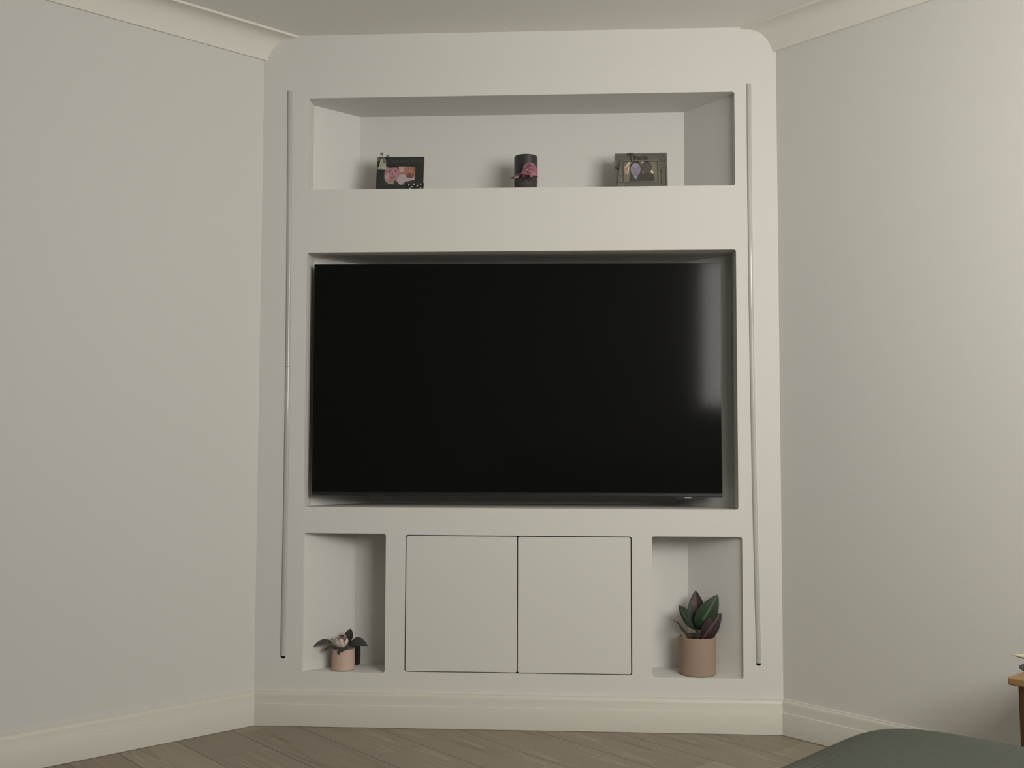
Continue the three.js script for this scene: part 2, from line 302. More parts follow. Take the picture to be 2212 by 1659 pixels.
{ // black frame, leaning back
  const W = 0.1690, Hf = 0.1425, lean = -0.28, t = thing('photo_frame', 'black photo frame with a pewter windmill and a spotted bow on its corners', 'photo frame', [-0.5672, SHELF + 0.0035, -0.056], 0);
  const b = new THREE.Group(); const slate = std(new THREE.Color(0.026, 0.029, 0.029), 0.5);
  t.rotation.set(lean, 0, 0);
  const hole = [-0.0565, 0.030, 0.0560, 0.1065];
  const shell = frameShell(t, W, Hf, hole, slate);
  part('photo_print', at(new THREE.PlaneGeometry(hole[2] - hole[0] + 0.004, hole[3] - hole[1] + 0.004), (hole[0] + hole[2]) / 2, (hole[1] + hole[3]) / 2, -0.0055), photo(360, 245, (c) => {
    c.fillStyle = '#b39086'; c.fillRect(0, 0, 360, 245);
    poly(c, '#c3a99b', [[150, 0], [222, 0], [222, 90], [150, 96]]); poly(c, '#8e6c66', [[140, 90], [230, 78], [235, 110], [140, 120]]);
    poly(c, '#b9a9b0', [[120, 160], [150, 118], [225, 100], [262, 130], [345, 150], [360, 175], [240, 195], [200, 230], [180, 245], [120, 245]]);
    blob(c, '#a9786c', 285, 62, 62, 82); poly(c, '#7c5c46', [[290, 0], [350, 0], [350, 60], [338, 90], [330, 24]]); blob(c, '#8a5a52', 292, 118, 50, 36); blob(c, '#70484a', 290, 136, 34, 18); blob(c, '#b88276', 300, 66, 20, 26); poly(c, '#5b4640', [[255, 48], [277, 44], [277, 51], [256, 54]]); poly(c, '#5b4640', [[298, 46], [322, 50], [321, 56], [298, 52]]); blob(c, '#5d3a3c', 288, 112, 18, 5);
    blob(c, '#ab7f86', 92, 98, 80, 112, 0.12); poly(c, '#4a3036', [[30, 20], [70, 0], [150, 0], [168, 30], [160, 52], [140, 18], [60, 22]]); blob(c, '#b98a90', 100, 90, 28, 44); poly(c, '#6b4b50', [[52, 62], [84, 56], [84, 64], [54, 70]]); poly(c, '#6b4b50', [[112, 56], [146, 62], [145, 70], [112, 64]]); blob(c, '#5c3c42', 66, 72, 7, 4); blob(c, '#5c3c42', 128, 72, 7, 4); poly(c, '#875b62', [[94, 72], [110, 118], [84, 116]]); blob(c, '#7d4f58', 92, 140, 34, 6); blob(c, '#c09aa0', 40, 130, 26, 40);
    poly(c, '#35393a', [[0, 130], [24, 190], [60, 222], [112, 228], [124, 176], [150, 188], [190, 245], [0, 245]]); poly(c, '#33302f', [[240, 198], [360, 172], [360, 245], [214, 245]]);
  }), t);
  part('glass', at(new THREE.PlaneGeometry(hole[2] - hole[0] + 0.002, hole[3] - hole[1] + 0.002), (hole[0] + hole[2]) / 2, (hole[1] + hole[3]) / 2, -0.0045), new THREE.MeshPhysicalMaterial({ color: 0xffffff, transmission: 1, roughness: 0.02, thickness: 0, ior: 1.45 }), t);
  const script = letters('Amsterdam', 0.0142, 0.0012); script.applyMatrix4(new THREE.Matrix4().makeShear(0, 0, 0.25, 0, 0, 0)); script.computeBoundingBox(); { const b = script.boundingBox; script.translate(-(b.min.x + b.max.x) / 2, 0, 0).scale(0.122 / (b.max.x - b.min.x), 1, 1); } 
  part('lettering', at(script, 0.0195, 0.1180, -0.0008), std(new THREE.Color(0.085, 0.09, 0.09), 0.45, { metalness: 0.3 }), t);
  // pewter windmill on the upper corner
  const pewter = std(new THREE.Color(0.50, 0.49, 0.41), 0.5, { metalness: 0.35 }), pewterDark = std(new THREE.Color(0.20, 0.19, 0.165), 0.55, { metalness: 0.3 });
  const mill = part('windmill', (() => { const s = path2([[-0.0140, 0.0955], [0.0138, 0.0955], [0.0122, 0.108], [0.0108, 0.128], [0.0055, 0.1345], [-0.0055, 0.1345], [-0.0092, 0.128], [-0.0112, 0.108]]); s.holes.push(path2([[-0.008, 0.104], [-0.004, 0.104], [-0.0045, 0.109], [-0.006, 0.111], [-0.0075, 0.109]], THREE.Path)); const g = extrude(s, 0.006, 0.001); return at(g, -0.0640, 0, 0); })(), pewter, t);
  part('base_step', at(extrude(path2([[-0.0178, 0.0905], [0.0155, 0.0865], [0.0138, 0.0985], [-0.0140, 0.0985]]), 0.008, 0.001), -0.0640, 0, 0), pewter, mill);
  for (const a of [0.38, 1.95, 3.52, 5.09]) {                       // four sails on the hub
    const g = at(join([at(box(0.0020, 0.018, 0.0012), 0, 0.0090, 0), at(box(0.0100, 0.0098, 0.0012, 0.0004), 0, 0.0175, 0)]), 0, 0, 0, 0, 0, a);
    part('sail', at(g, -0.0620, 0.1345, 0.0070), pewterDark, mill);
  }
  const bow = part('bow', (() => { const s = new THREE.Shape(); s.moveTo(0, 0.018); s.bezierCurveTo(0.010, 0.030, 0.024, 0.026, 0.0400, 0.0335); s.lineTo(0.0385, 0.004); s.bezierCurveTo(0.022, 0.008, 0.010, 0.006, 0, 0.013); s.bezierCurveTo(-0.008, 0.008, -0.014, 0.006, -0.0180, 0.004); s.lineTo(-0.0210, 0.029); s.bezierCurveTo(-0.012, 0.030, -0.006, 0.028, 0, 0.018); const g = extrude(s, 0.006, 0.0015); return at(g, 0.0490, 0, 0); })(), std(new THREE.Color(0.018, 0.017, 0.015), 0.7), t);
  for (const [x, y, r] of [[0.0355, 0.0235, 0.0030], [0.0545, 0.0265, 0.0028], [0.0660, 0.0205, 0.0030], [0.0480, 0.0160, 0.0024], [0.0415, 0.0095, 0.0024], [0.0780, 0.0265, 0.0026], [0.0785, 0.0120, 0.0026]]) part('dot', at(new THREE.CylinderGeometry(r, r, 0.0008, 14), x, y, 0.0062, Math.PI / 2, 0, 0), std(new THREE.Color(0.62, 0.61, 0.58), 0.5), bow);
  part('easel_back', at(box(0.05, 0.105, 0.003), 0, 0.058, -0.030, 0.34, 0, 0), std(new THREE.Color(0.03, 0.03, 0.03), 0.8), t);
}
{ // grey moulded frame
  const W = 0.1850, Hf = 0.1420, t = thing('photo_frame', 'pewter grey photo frame moulded with a lattice tower and a parasol, right of the candle', 'photo frame', [0.2895, SHELF + 0.0025, -0.066], 0);
  t.rotation.set(-0.18, -0.02, 0);
  const pewter = std(new THREE.Color(0.135, 0.130, 0.108), 0.5, { metalness: 0.25 }), deep = std(new THREE.Color(0.050, 0.043, 0.036), 0.6), mid = std(new THREE.Color(0.17, 0.165, 0.14), 0.5, { metalness: 0.25 });
  const hole = [-0.0580, 0.034, 0.0600, 0.1110];
  frameShell(t, W, Hf, hole, pewter);
  part('photo_print', at(new THREE.PlaneGeometry(hole[2] - hole[0] + 0.004, hole[3] - hole[1] + 0.004), (hole[0] + hole[2]) / 2, (hole[1] + hole[3]) / 2, -0.0055), photo(380, 248, (c) => {
    c.fillStyle = '#7d7660'; c.fillRect(0, 0, 380, 248);
    poly(c, '#d9cbb8', [[56, 0], [18, 60], [0, 78], [0, 92], [40, 60], [78, 14]]); poly(c, '#a88a70', [[8, 86], [60, 34], [66, 60], [34, 110], [40, 150], [16, 150], [0, 110]]); poly(c, '#b8977c', [[6, 104], [34, 96], [40, 150], [20, 152], [4, 132]]); poly(c, '#e0d2c0', [[52, 62], [62, 70], [48, 140], [36, 146], [46, 104]]);
    poly(c, '#cfc9b0', [[176, 0], [224, 2], [222, 14], [190, 16]]); poly(c, '#bdb79a', [[170, 36], [200, 40], [206, 90], [180, 132], [176, 84]]); poly(c, '#d8d2c0', [[296, 92], [318, 120], [326, 140], [308, 146], [280, 112]]);
    blob(c, '#4b453a', 130, 92, 72, 96); poly(c, '#45403a', [[70, 110], [196, 110], [212, 200], [60, 200]]);
    blob(c, '#8e879a', 128, 96, 54, 76); blob(c, '#9a93a6', 126, 52, 34, 28); poly(c, '#7f7b8c', [[98, 150], [150, 150], [146, 196], [108, 196]]); blob(c, '#8c97a0', 126, 190, 26, 18);
    blob(c, '#4a4552', 104, 80, 9, 5); blob(c, '#4a4552', 152, 82, 9, 5); poly(c, '#6d6678', [[92, 68], [116, 66], [116, 70], [92, 73]]); poly(c, '#6d6678', [[140, 68], [164, 70], [164, 75], [140, 72]]); poly(c, '#787184', [[126, 82], [136, 112], [120, 112]]); blob(c, '#6b5a6c', 128, 130, 20, 5);
    blob(c, '#4d4843', 250, 74, 56, 72); blob(c, '#585049', 246, 84, 38, 52); poly(c, '#3d3c37', [[182, 150], [230, 140], [284, 138], [330, 160], [340, 248], [160, 248]]); poly(c, '#3f3f3a', [[60, 190], [108, 180], [128, 214], [150, 184], [196, 196], [200, 248], [50, 248]]);
    blob(c, '#3f3a37', 232, 78, 7, 4); blob(c, '#3f3a37', 264, 78, 7, 4); blob(c, '#45393a', 248, 116, 15, 4);
  }), t);
  part('glass', at(new THREE.PlaneGeometry(hole[2] - hole[0] + 0.002, hole[3] - hole[1] + 0.002), (hole[0] + hole[2]) / 2, (hole[1] + hole[3]) / 2, -0.0045), new THREE.MeshPhysicalMaterial({ color: 0xffffff, transmission: 1, roughness: 0.02, thickness: 0, ior: 1.45 }), t);
  { const s = roundRect(-W / 2 + 0.001, 0.001, W / 2 - 0.001, Hf - 0.001, 0.003); s.holes.push(roundRect(-W / 2 + 0.006, 0.006, W / 2 - 0.006, Hf - 0.006, 0.002, THREE.Path)); part('rim', at(extrude(s, 0.003, 0.001), 0, 0, -0.0005), mid, t); }
  { const s = roundRect(hole[0] - 0.004, hole[1] - 0.004, hole[2] + 0.004, hole[3] + 0.004, 0.002); s.holes.push(roundRect(hole[0], hole[1], hole[2], hole[3], 0.001, THREE.Path)); part('inner_rim', at(extrude(s, 0.002, 0.0006), 0, 0, -0.0004), mid, t); }
  // lattice tower on the left side
  const tw = part('tower', (() => { const s = new THREE.Shape(); s.moveTo(-0.0165, 0.004); s.quadraticCurveTo(-0.005, 0.045, -0.0026, 0.100); s.lineTo(0, 0.118); s.lineTo(0.0026, 0.100); s.quadraticCurveTo(0.005, 0.045, 0.0165, 0.004); s.lineTo(0.0098, 0.004); s.quadraticCurveTo(0.0, 0.026, -0.0098, 0.004); s.lineTo(-0.0165, 0.004); return at(extrude(s, 0.004, 0.0008), -0.0735, 0, 0); })(), mid, t);
  for (const [y, w] of [[0.030, 0.021], [0.056, 0.013], [0.1, 0.007]]) part('gallery', at(box(w, 0.003, 0.006, 0.0006), -0.0735, y, 0.003), mid, tw);
  part('shop_awning', at(extrude(path2([[0, 0], [0.013, 0], [0.013, 0.012], [0, 0.009]]), 0.004, 0.0005), -0.0905, 0.082, 0.0), deep, t);
  const ps = part('parasol', at(new THREE.SphereGeometry(0.0115, 20, 8, 0, Math.PI * 2, 0, Math.PI / 2).scale(1, 0.62, 0.4), -0.0365, 0.1340, 0.004), deep, t);
  part('parasol_underside', at(new THREE.CylinderGeometry(0.0105, 0.0115, 0.0015, 24).scale(1, 1, 0.4), -0.0365, 0.1338, 0.004), std(new THREE.Color(0.115, 0.10, 0.088), 0.6), ps);
  part('pole', at(new THREE.CylinderGeometry(0.0009, 0.0009, 0.024, 8), -0.0345, 0.122, 0.003, 0, 0, 0.12), deep, ps);
  part('lettering', at(letters('Paris', 0.0145, 0.0016), -0.0010, 0.1165, 0), deep, t);
  for (const [x, y, r, k] of [[0.076, 0.122, 0.0085, 1], [0.080, 0.108, 0.0065, -1], [0.078, 0.030, 0.0080, 1], [0.079, 0.080, 0.006, 1]]) part('scroll', at(new THREE.TorusGeometry(r, 0.0011, 6, 22, 4.8), x, y, 0.0008, 0, 0, k), mid, t);
  part('lamp_post', at(join([at(new THREE.CylinderGeometry(0.0012, 0.0016, 0.06, 8), 0, 0.03, 0), at(new THREE.SphereGeometry(0.0042, 10, 8), 0, 0.064, 0), at(new THREE.CylinderGeometry(0.0035, 0.0048, 0.006, 10), 0, 0.003, 0)]), 0.0735, 0.006, 0.002), mid, t);
  part('easel_back', at(box(0.05, 0.11, 0.003), 0, 0.060, -0.026, 0.26, 0, 0), deep, t);
}
{ // dark candle with a pink flower-print cap hung on it
  const R = 0.0418, h = 0.1300, t = thing('candle_jar', 'round black candle jar standing between the two photo frames', 'candle', [-0.1170, SHELF, -0.080]);
  const prof = [[0, 0], [R - 0.001, 0], [R, 0.001], [R, h - 0.0035], [R - 0.001, h - 0.001], [R - 0.0035, h], [0, h]].map(([x, y]) => new THREE.Vector2(x, y));
  part('jar', new THREE.LatheGeometry(prof, 56), std(new THREE.Color(0.030, 0.031, 0.030), 0.38), t);
  const cv = document.createElement('canvas'); cv.width = 512; cv.height = 160; const c = cv.getContext('2d');
  c.fillStyle = '#40393a'; c.fillRect(0, 0, 512, 160); c.strokeStyle = '#5c5054'; c.lineWidth = 6; c.beginPath(); c.moveTo(120, 60);
  c.bezierCurveTo(150, 30, 170, 40, 150, 80); c.bezierCurveTo(130, 120, 160, 110, 190, 70); c.bezierCurveTo(210, 50, 215, 100, 235, 90); c.bezierCurveTo(260, 70, 262, 30, 275, 40); c.bezierCurveTo(270, 100, 300, 100, 310, 72); c.bezierCurveTo(330, 55, 325, 105, 350, 92); c.bezierCurveTo(370, 80, 372, 60, 392, 84); c.stroke();
  const lt = new THREE.CanvasTexture(cv); lt.colorSpace = THREE.SRGBColorSpace;
  part('paper_label', at(new THREE.CylinderGeometry(R + 0.0004, R + 0.0004, 0.044, 40, 1, true, -1.15, 2.3), 0, 0.026, 0), new THREE.MeshStandardMaterial({ map: lt, roughness: 0.7, side: THREE.DoubleSide }), t);
}
{
  const t = thing('toy_cap', 'tiny pink flower-print cap with a peak hanging on the front of the black candle', 'ornament', [-0.1035, SHELF + 0.0430, -0.0205]);
  const cv = document.createElement('canvas'); cv.width = cv.height = 256; const c = cv.getContext('2d'); c.fillStyle = '#94656f'; c.fillRect(0, 0, 256, 256);
  for (let i = 0; i < 150; i++) blob(c, ['#ad7d88', '#7d4653', '#b48d97', '#72424e'][i % 4], rnd() * 256, rnd() * 256, 4 + rnd() * 9, 3 + rnd() * 7, rnd() * 3);
  const ct = new THREE.CanvasTexture(cv); ct.colorSpace = THREE.SRGBColorSpace; ct.wrapS = ct.wrapT = THREE.RepeatWrapping;
  const cloth = new THREE.MeshStandardMaterial({ map: ct, roughness: 0.95, side: THREE.DoubleSide });
  const dome = new THREE.SphereGeometry(0.0270, 28, 14, 0, Math.PI * 2, 0, Math.PI / 2); { const p = dome.attributes.position; for (let i = 0; i < p.count; i++) { const x = p.getX(i), y = p.getY(i), z = p.getZ(i), q = Math.hypot(x, z) || 1, w = Math.pow(q / 0.027, 0.62) * 0.027 / q; p.setXYZ(i, x * w, y, z * w); } } dome.scale(1.06, 1.80, 0.62);
  { const p = dome.attributes.position; for (let i = 0; i < p.count; i++) { const y = p.getY(i); const w = 1 + 0.05 * Math.sin(9 * p.getX(i) * 60 + y * 220); p.setXYZ(i, p.getX(i) * w + 0.002, y * (1 + 0.0) - 0.10 * (p.getX(i) > 0 ? p.getX(i) : 0), p.getZ(i) * w); } dome.computeVertexNormals(); }
  part('crown', at(dome, 0, 0.002, 0), cloth, t);
  const bs = []; const NB = 18, MB = 8; // peak: a curved tongue out to the left and downwards
  for (let i = 0; i <= NB; i++) for (let j = 0; j <= MB; j++) { const u = i / NB, v = (j / MB) * 2 - 1, w = 0.0145 * Math.sqrt(Math.max(0, 1 - Math.pow(u, 2.6))) + 0.0004; bs.push(-0.014 - 0.0490 * u, 0.009 - 0.0070 * u - 0.010 * u * u + 0.0085 * (1 - v * v) * (1 - 0.4 * u), v * w); }
  const bi = []; for (let i = 0; i < NB; i++) for (let j = 0; j < MB; j++) { const a = i * (MB + 1) + j, b = a + MB + 1; bi.push(a, b, a + 1, a + 1, b, b + 1); }
  const bg = new THREE.BufferGeometry(); bg.setAttribute('position', new THREE.Float32BufferAttribute(bs, 3)); bg.setAttribute('uv', new THREE.Float32BufferAttribute(bs.flatMap((v, i) => (i % 3 === 0 ? [bs[i] * 30, bs[i + 2] * 30] : [])), 2)); bg.setIndex(bi); bg.computeVertexNormals();
  part('peak', bg, cloth, t);
  part('lining', at(new THREE.SphereGeometry(0.008, 14, 8).scale(1.2, 0.55, 0.8), -0.046, -0.0025, 0.004), std(new THREE.Color(0.30, 0.24, 0.27), 0.9), t);
  const tube = (pts, r) => new THREE.TubeGeometry(new THREE.CatmullRomCurve3(pts.map((p) => V(...p))), 20, r, 6);
  part('ribbon', tube([[0.0120, 0.002, 0.0145], [0.0160, -0.010, 0.0075], [0.0170, -0.026, 0.0060], [0.0165, -0.0425, 0.0062]], 0.0011), std(new THREE.Color(0.16, 0.135, 0.13), 0.8), t);
  part('ribbon', tube([[0.0220, 0.000, 0.009], [0.0275, -0.012, -0.004], [0.0262, -0.028, -0.0035], [0.0235, -0.0425, -0.001]], 0.0010), std(new THREE.Color(0.20, 0.17, 0.16), 0.8), t);
  part('cord', tube([[-0.0610, 0.001, 0.0], [-0.0650, -0.004, 0], [-0.0660, -0.009, 0]], 0.0008), std(new THREE.Color(0.18, 0.16, 0.15), 0.8), t);
  part('tassel', at(new THREE.SphereGeometry(0.0042, 12, 8).scale(1.5, 0.8, 0.8), 0.0085, -0.0020, 0.0165), std(new THREE.Color(0.36, 0.28, 0.29), 0.9), t);
}

// ---------------------------------------------------------------- plants
// a leaf: base, tip, the direction its face looks, half width, how far it folds along the midrib and arches
function leafGeometry(base, tip, facing, half, { fold = 0.25, arch = 0.1, n = 22, m = 10, shape = 0.55, tone, wave = 0 }) {
  const a = V(...base), b = V(...tip), along = b.clone().sub(a), L = along.length(), t = along.clone().normalize(), f = V(...facing); f.addScaledVector(t, -f.dot(t)).normalize();
  const side = new THREE.Vector3().crossVectors(t, f).normalize(), pos = [], col = [], idx = [];
  for (let i = 0; i <= n; i++) for (let j = 0; j <= m; j++) {
    const u = i / n, v = (j / m) * 2 - 1, w = half * Math.pow(Math.sin(Math.PI * Math.pow(u, shape)), 0.78) + 0.0006;
    const p = a.clone().addScaledVector(t, L * u).addScaledVector(side, v * w).addScaledVector(f, L * arch * Math.sin(Math.PI * u) + Math.abs(v) * w * fold + wave * Math.sin(u * 17 + v) * Math.abs(v));
    pos.push(p.x, p.y, p.z); col.push(...tone(u, v));
  }
  for (let i = 0; i < n; i++) for (let j = 0; j < m; j++) { const p = i * (m + 1) + j, q = p + m + 1; idx.push(p, p + 1, q, q, p + 1, q + 1); }
  const g = new THREE.BufferGeometry(); g.setAttribute('position', new THREE.Float32BufferAttribute(pos, 3)); g.setAttribute('color', new THREE.Float32BufferAttribute(col, 3)); g.setIndex(idx); g.computeVertexNormals(); return g;
}
const leafMat = new THREE.MeshStandardMaterial({ color: new THREE.Color(0.85, 0.85, 0.85), vertexColors: true, roughness: 0.6, side: THREE.DoubleSide });
const mixC = (a, b, k) => a.map((x, i) => x + (b[i] - x) * k);
const potGeometry = (r, h, wall_, foot = 0.004) => new THREE.LatheGeometry([[0, 0.001], [r - foot, 0.0], [r - 0.001, 0.003], [r, 0.007], [r, h - 0.0015], [r - 0.001, h], [r - wall_ + 0.0008, h], [r - wall_, h - 0.0015], [r - wall_, h * 0.72], [0, h * 0.72]].map(([x, y]) => new THREE.Vector2(x, y)), 64);
function matte(color) { const n = noiseField(128, 32), [r, g, b] = color; const t = dataTex(128, (x, y, i) => { const k = 1 + (n[i] - 0.5) * 0.035; return [r * k, g * k, b * k]; }); t.repeat.set(9, 4); return std(0xffffff, 0.7, { map: t }); }
{ // tall pot with a bold-leaved plant
  const X = 0.4730, Y = OPEN.right[1], Z = -0.0665, t = thing('potted_plant', 'plant with broad green and purple leaves in a wide tan pot', 'potted plant', [X, Y, Z]);
  const q = (x, y, z) => [x - X, y - Y, z - Z];
  part('pot', potGeometry(0.0622, 0.1270, 0.005), matte([163, 140, 124]), t);
  part('soil', (() => { const g = new THREE.CylinderGeometry(0.0570, 0.0570, 0.010, 40, 1), p = g.attributes.position; for (let i = 0; i < p.count; i++) if (p.getY(i) > 0) p.setY(i, p.getY(i) + 0.002 * Math.sin(p.getX(i) * 300) * Math.cos(p.getZ(i) * 260)); g.computeVertexNormals(); return at(g, 0, 0.1080, 0); })(), std(new THREE.Color(0.045, 0.036, 0.024), 0.95), t);
  const tube = (pts, r, r2 = r) => new THREE.TubeGeometry(new THREE.CatmullRomCurve3(pts.map((p) => V(...q(...p)))), 18, r, 8);
  part('stem', tube([[0.4720, 0.2850, -0.0640], [0.4722, 0.3080, -0.0630], [0.4725, 0.3300, -0.0640]], 0.0042), std(new THREE.Color(0.060, 0.075, 0.040), 0.6), t);
  const green = [0.030, 0.062, 0.030], dark = [0.020, 0.036, 0.022], pink = [0.170, 0.062, 0.070], purple = [0.038, 0.020, 0.022], rib = [0.12, 0.18, 0.105];
  const veins = (u, v, d = 11, w = 0.25) => Math.abs(((u * d - Math.abs(v) * 1.6) % 1 + 1) % 1 - 0.5) < w * 0.5;
  const L = (base, tip, facing, half, o) => part('leaf', leafGeometry(q(...base), q(...tip), facing, half, o), leafMat, t);
  // back leaf, standing upright, pink along its midrib
  L([0.4735, 0.3300, -0.0680], [0.4715, 0.4560, -0.0920], [-0.15, 0.1, 1], 0.0315, { fold: 0.22, arch: 0.06, shape: 0.72, tone: (u, v) => { const streak = u > 0.62 && u < 0.93 && v < 0.06 && v > -0.75 + (u - 0.6) * 1.2 && ((u * 9 + v * 2) % 1) > 0.22; return Math.abs(v) < 0.09 && u > 0.3 ? pink : streak ? [0.105, 0.048, 0.050] : mixC(dark, [0.045, 0.028, 0.026], v > 0.1 ? 0.7 : 0.25); } });
  // folded green leaf on the left
  L([0.4710, 0.3280, -0.0640], [0.4085, 0.4090, -0.0560], [0.45, 0.5, 0.8], 0.0255, { fold: 0.45, arch: -0.10, shape: 0.85, tone: (u, v) => (Math.abs(v) < 0.06 ? [0.07, 0.10, 0.055] : mixC(green, dark, v > 0 ? 0.2 : 0.75)) });
  // broad front leaf leaning right, pale midrib
  L([0.4735, 0.3330, -0.0600], [0.5400, 0.4500, -0.0420], [-0.12, -0.05, 1], 0.0335, { fold: 0.16, arch: 0.10, shape: 0.80, tone: (u, v) => (Math.abs(v) < 0.055 ? rib : mixC(green, dark, v > 0 ? 0.55 : 0.0).map((x) => x * (veins(u, v, 9, 0.10) ? 1.25 : 1))) });
  // underside curl below the front leaf
  L([0.4728, 0.3290, -0.0620], [0.4880, 0.3640, -0.0420], [0, -0.3, 1], 0.0150, { fold: 0.3, arch: 0.12, shape: 0.9, tone: () => dark });
  // purple leaf low on the right with a pink midrib and side veins
  L([0.4860, 0.2960, -0.0480], [0.5510, 0.3880, -0.0420], [-0.25, 0.05, 1], 0.0265, { fold: 0.18, arch: 0.10, shape: 0.80, tone: (u, v) => (Math.abs(v) < 0.065 ? [0.20, 0.085, 0.085] : veins(u, v, 10, 0.16) && v > 0 && Math.abs(v) < 0.75 ? [0.095, 0.050, 0.045] : purple) });
  // narrow leaf seen edge-on, curling out to the left
  part('leaf', (() => { const c = new THREE.CatmullRomCurve3([[0.4490, 0.2990, -0.0480], [0.4310, 0.3200, -0.0470], [0.4150, 0.3400, -0.0450], [0.4050, 0.3535, -0.0440], [0.3920, 0.3608, -0.0430], [0.3805, 0.3632, -0.0430]].map((p) => V(...q(...p)))), pos = [], idx = [], col = []; for (let i = 0; i <= 26; i++) { const u = i / 26, p = c.getPoint(u), w = u < 0.74 ? 0.0038 * Math.sin(Math.PI * Math.min(1, 0.25 + u)) + 0.0008 : 0.0011; for (const [a, b] of [[-1, 0], [0, 1], [1, 0], [0, -1]]) { pos.push(p.x + a * w * 0.7, p.y + a * w * 0.7, p.z + b * w * 4.2 * (u < 0.74 ? 1 : 0.3)); col.push(...(u > 0.72 ? [0.075, 0.058, 0.045] : mixC([0.075, 0.045, 0.028], [0.03, 0.03, 0.02], (i % 5) / 6))); } } for (let i = 0; i < 26; i++) for (let j = 0; j < 4; j++) { const a = i * 4 + j, b = i * 4 + ((j + 1) % 4); idx.push(a, b, a + 4, b, b + 4, a + 4); } const g = new THREE.BufferGeometry(); g.setAttribute('position', new THREE.Float32BufferAttribute(pos, 3)); g.setAttribute('color', new THREE.Float32BufferAttribute(col, 3)); g.setIndex(idx); g.computeVertexNormals(); return g; })(), leafMat, t);
  const tag_ = tube([[0.4880, 0.2960, -0.0440], [0.4872, 0.3040, -0.0440]], 0.0022); part('leaf_stalk', tag_, std(new THREE.Color(0.09, 0.05, 0.045), 0.6), t);
}
{ // small pot with a pale flower
  const X = -0.7440, Y = OPEN.left[1], Z = -0.0440, t = thing('potted_flower', 'small pink pot with a pale rose and drooping dark leaves', 'potted plant', [X, Y, Z]);
  const q = (x, y, z) => [x - X, y - Y, z - Z];
  part('pot', potGeometry(0.0394, 0.0725, 0.003, 0.0025), matte([205, 178, 164]), t);
  part('soil', at(new THREE.CylinderGeometry(0.0360, 0.0360, 0.006, 32), 0, 0.0570, 0), std(new THREE.Color(0.03, 0.025, 0.02), 0.95), t);
  // rose: petals wrapped in three rings
  const fl = part('flower', at(new THREE.SphereGeometry(0.0100, 18, 12), ...q(-0.7470, 0.2800, -0.0230)), std(new THREE.Color(0.72, 0.61, 0.55), 0.8), t);
  const petalMat = [std(new THREE.Color(0.76, 0.655, 0.60), 0.8, { side: THREE.DoubleSide }), std(new THREE.Color(0.70, 0.59, 0.53), 0.8, { side: THREE.DoubleSide }), std(new THREE.Color(0.50, 0.43, 0.42), 0.8, { side: THREE.DoubleSide })];
  const petal = (R, spread, tilt) => { const pos = [], idx = [], n = 10, m = 10; for (let i = 0; i <= n; i++) for (let j = 0; j <= m; j++) { const u = i / n, v = (j / m) * 2 - 1, w = spread * Math.sqrt(Math.sin(Math.PI * (0.12 + 0.80 * u))), el = -0.9 + 1.9 * u, r = R * (1 + 0.18 * u * u * tilt + 0.05 * Math.sin(4 * v)); pos.push(r * Math.cos(el) * Math.sin(v * w), r * Math.sin(el), r * Math.cos(el) * Math.cos(v * w)); } for (let i = 0; i < n; i++) for (let j = 0; j < m; j++) { const a = i * (m + 1) + j, b = a + m + 1; idx.push(a, a + 1, b, b, a + 1, b + 1); } const g = new THREE.BufferGeometry(); g.setAttribute('position', new THREE.Float32BufferAttribute(pos, 3)); g.setIndex(idx); g.computeVertexNormals(); return g; };
  for (const [R, count, spread, off] of [[0.0125, 3, 1.1, 0.2], [0.0175, 4, 0.95, 0.7], [0.0225, 5, 0.85, 0.1]]) for (let k = 0; k < count; k++) {
    const a = off + (k * Math.PI * 2) / count; const g = petal(R, spread, 1); g.applyMatrix4(new THREE.Matrix4().makeRotationFromEuler(new THREE.Euler(0.95, 0, -0.25)).multiply(new THREE.Matrix4().makeRotationY(a))); part('petal', at(g, ...q(-0.7470, 0.2790, -0.0230)), petalMat[(k + count) % 2], fl);
  }
  part('bud', at(new THREE.SphereGeometry(0.0140, 18, 12).scale(0.62, 1.05, 0.45), ...q(-0.7735, 0.2755, -0.0270), 0, -0.5, 0.75), petalMat[2], fl);
  part('sepal', at(new THREE.SphereGeometry(0.0027, 10, 8).scale(0.8, 1.1, 0.8), ...q(-0.7795, 0.2860, -0.0260)), std(new THREE.Color(0.03, 0.03, 0.025), 0.7), fl);
  const ink = [0.026, 0.030, 0.022], grey = [0.070, 0.058, 0.058], slate = [0.042, 0.043, 0.038];
  const L = (base, tip, facing, half, c, o = {}) => part('leaf', leafGeometry(q(...base), q(...tip), facing, half, { fold: 0.2, arch: 0.12, shape: 0.75, tone: (u, v) => (Math.abs(v) < 0.07 ? mixC(c, [0.10, 0.10, 0.09], 0.35) : c), ...o }), leafMat, t);
  L([-0.7800, 0.2705, -0.0360], [-0.8450, 0.2590, -0.0320], [0.15, 0.9, 0.45], 0.0140, grey, { arch: 0.15 });
  L([-0.7740, 0.2670, -0.0250], [-0.8030, 0.2470, -0.0180], [-0.2, 0.6, 0.8], 0.0065, grey);
  L([-0.7330, 0.2600, -0.0500], [-0.7220, 0.3165, -0.0600], [-0.1, 0.2, 1], 0.0155, ink, { arch: 0.05, shape: 1.15 });
  L([-0.7260, 0.2640, -0.0420], [-0.6555, 0.2645, -0.0300], [0.10, 0.85, 0.6], 0.0200, slate, { arch: 0.20, shape: 0.85 });
  L([-0.7180, 0.2680, -0.0180], [-0.7560, 0.2440, -0.0030], [0.1, 0.55, 0.8], 0.0105, slate, { arch: 0.12, shape: 0.8 });
  L([-0.7520, 0.2590, -0.0120], [-0.7790, 0.2585, -0.0080], [0, 0.6, 0.8], 0.0060, ink);
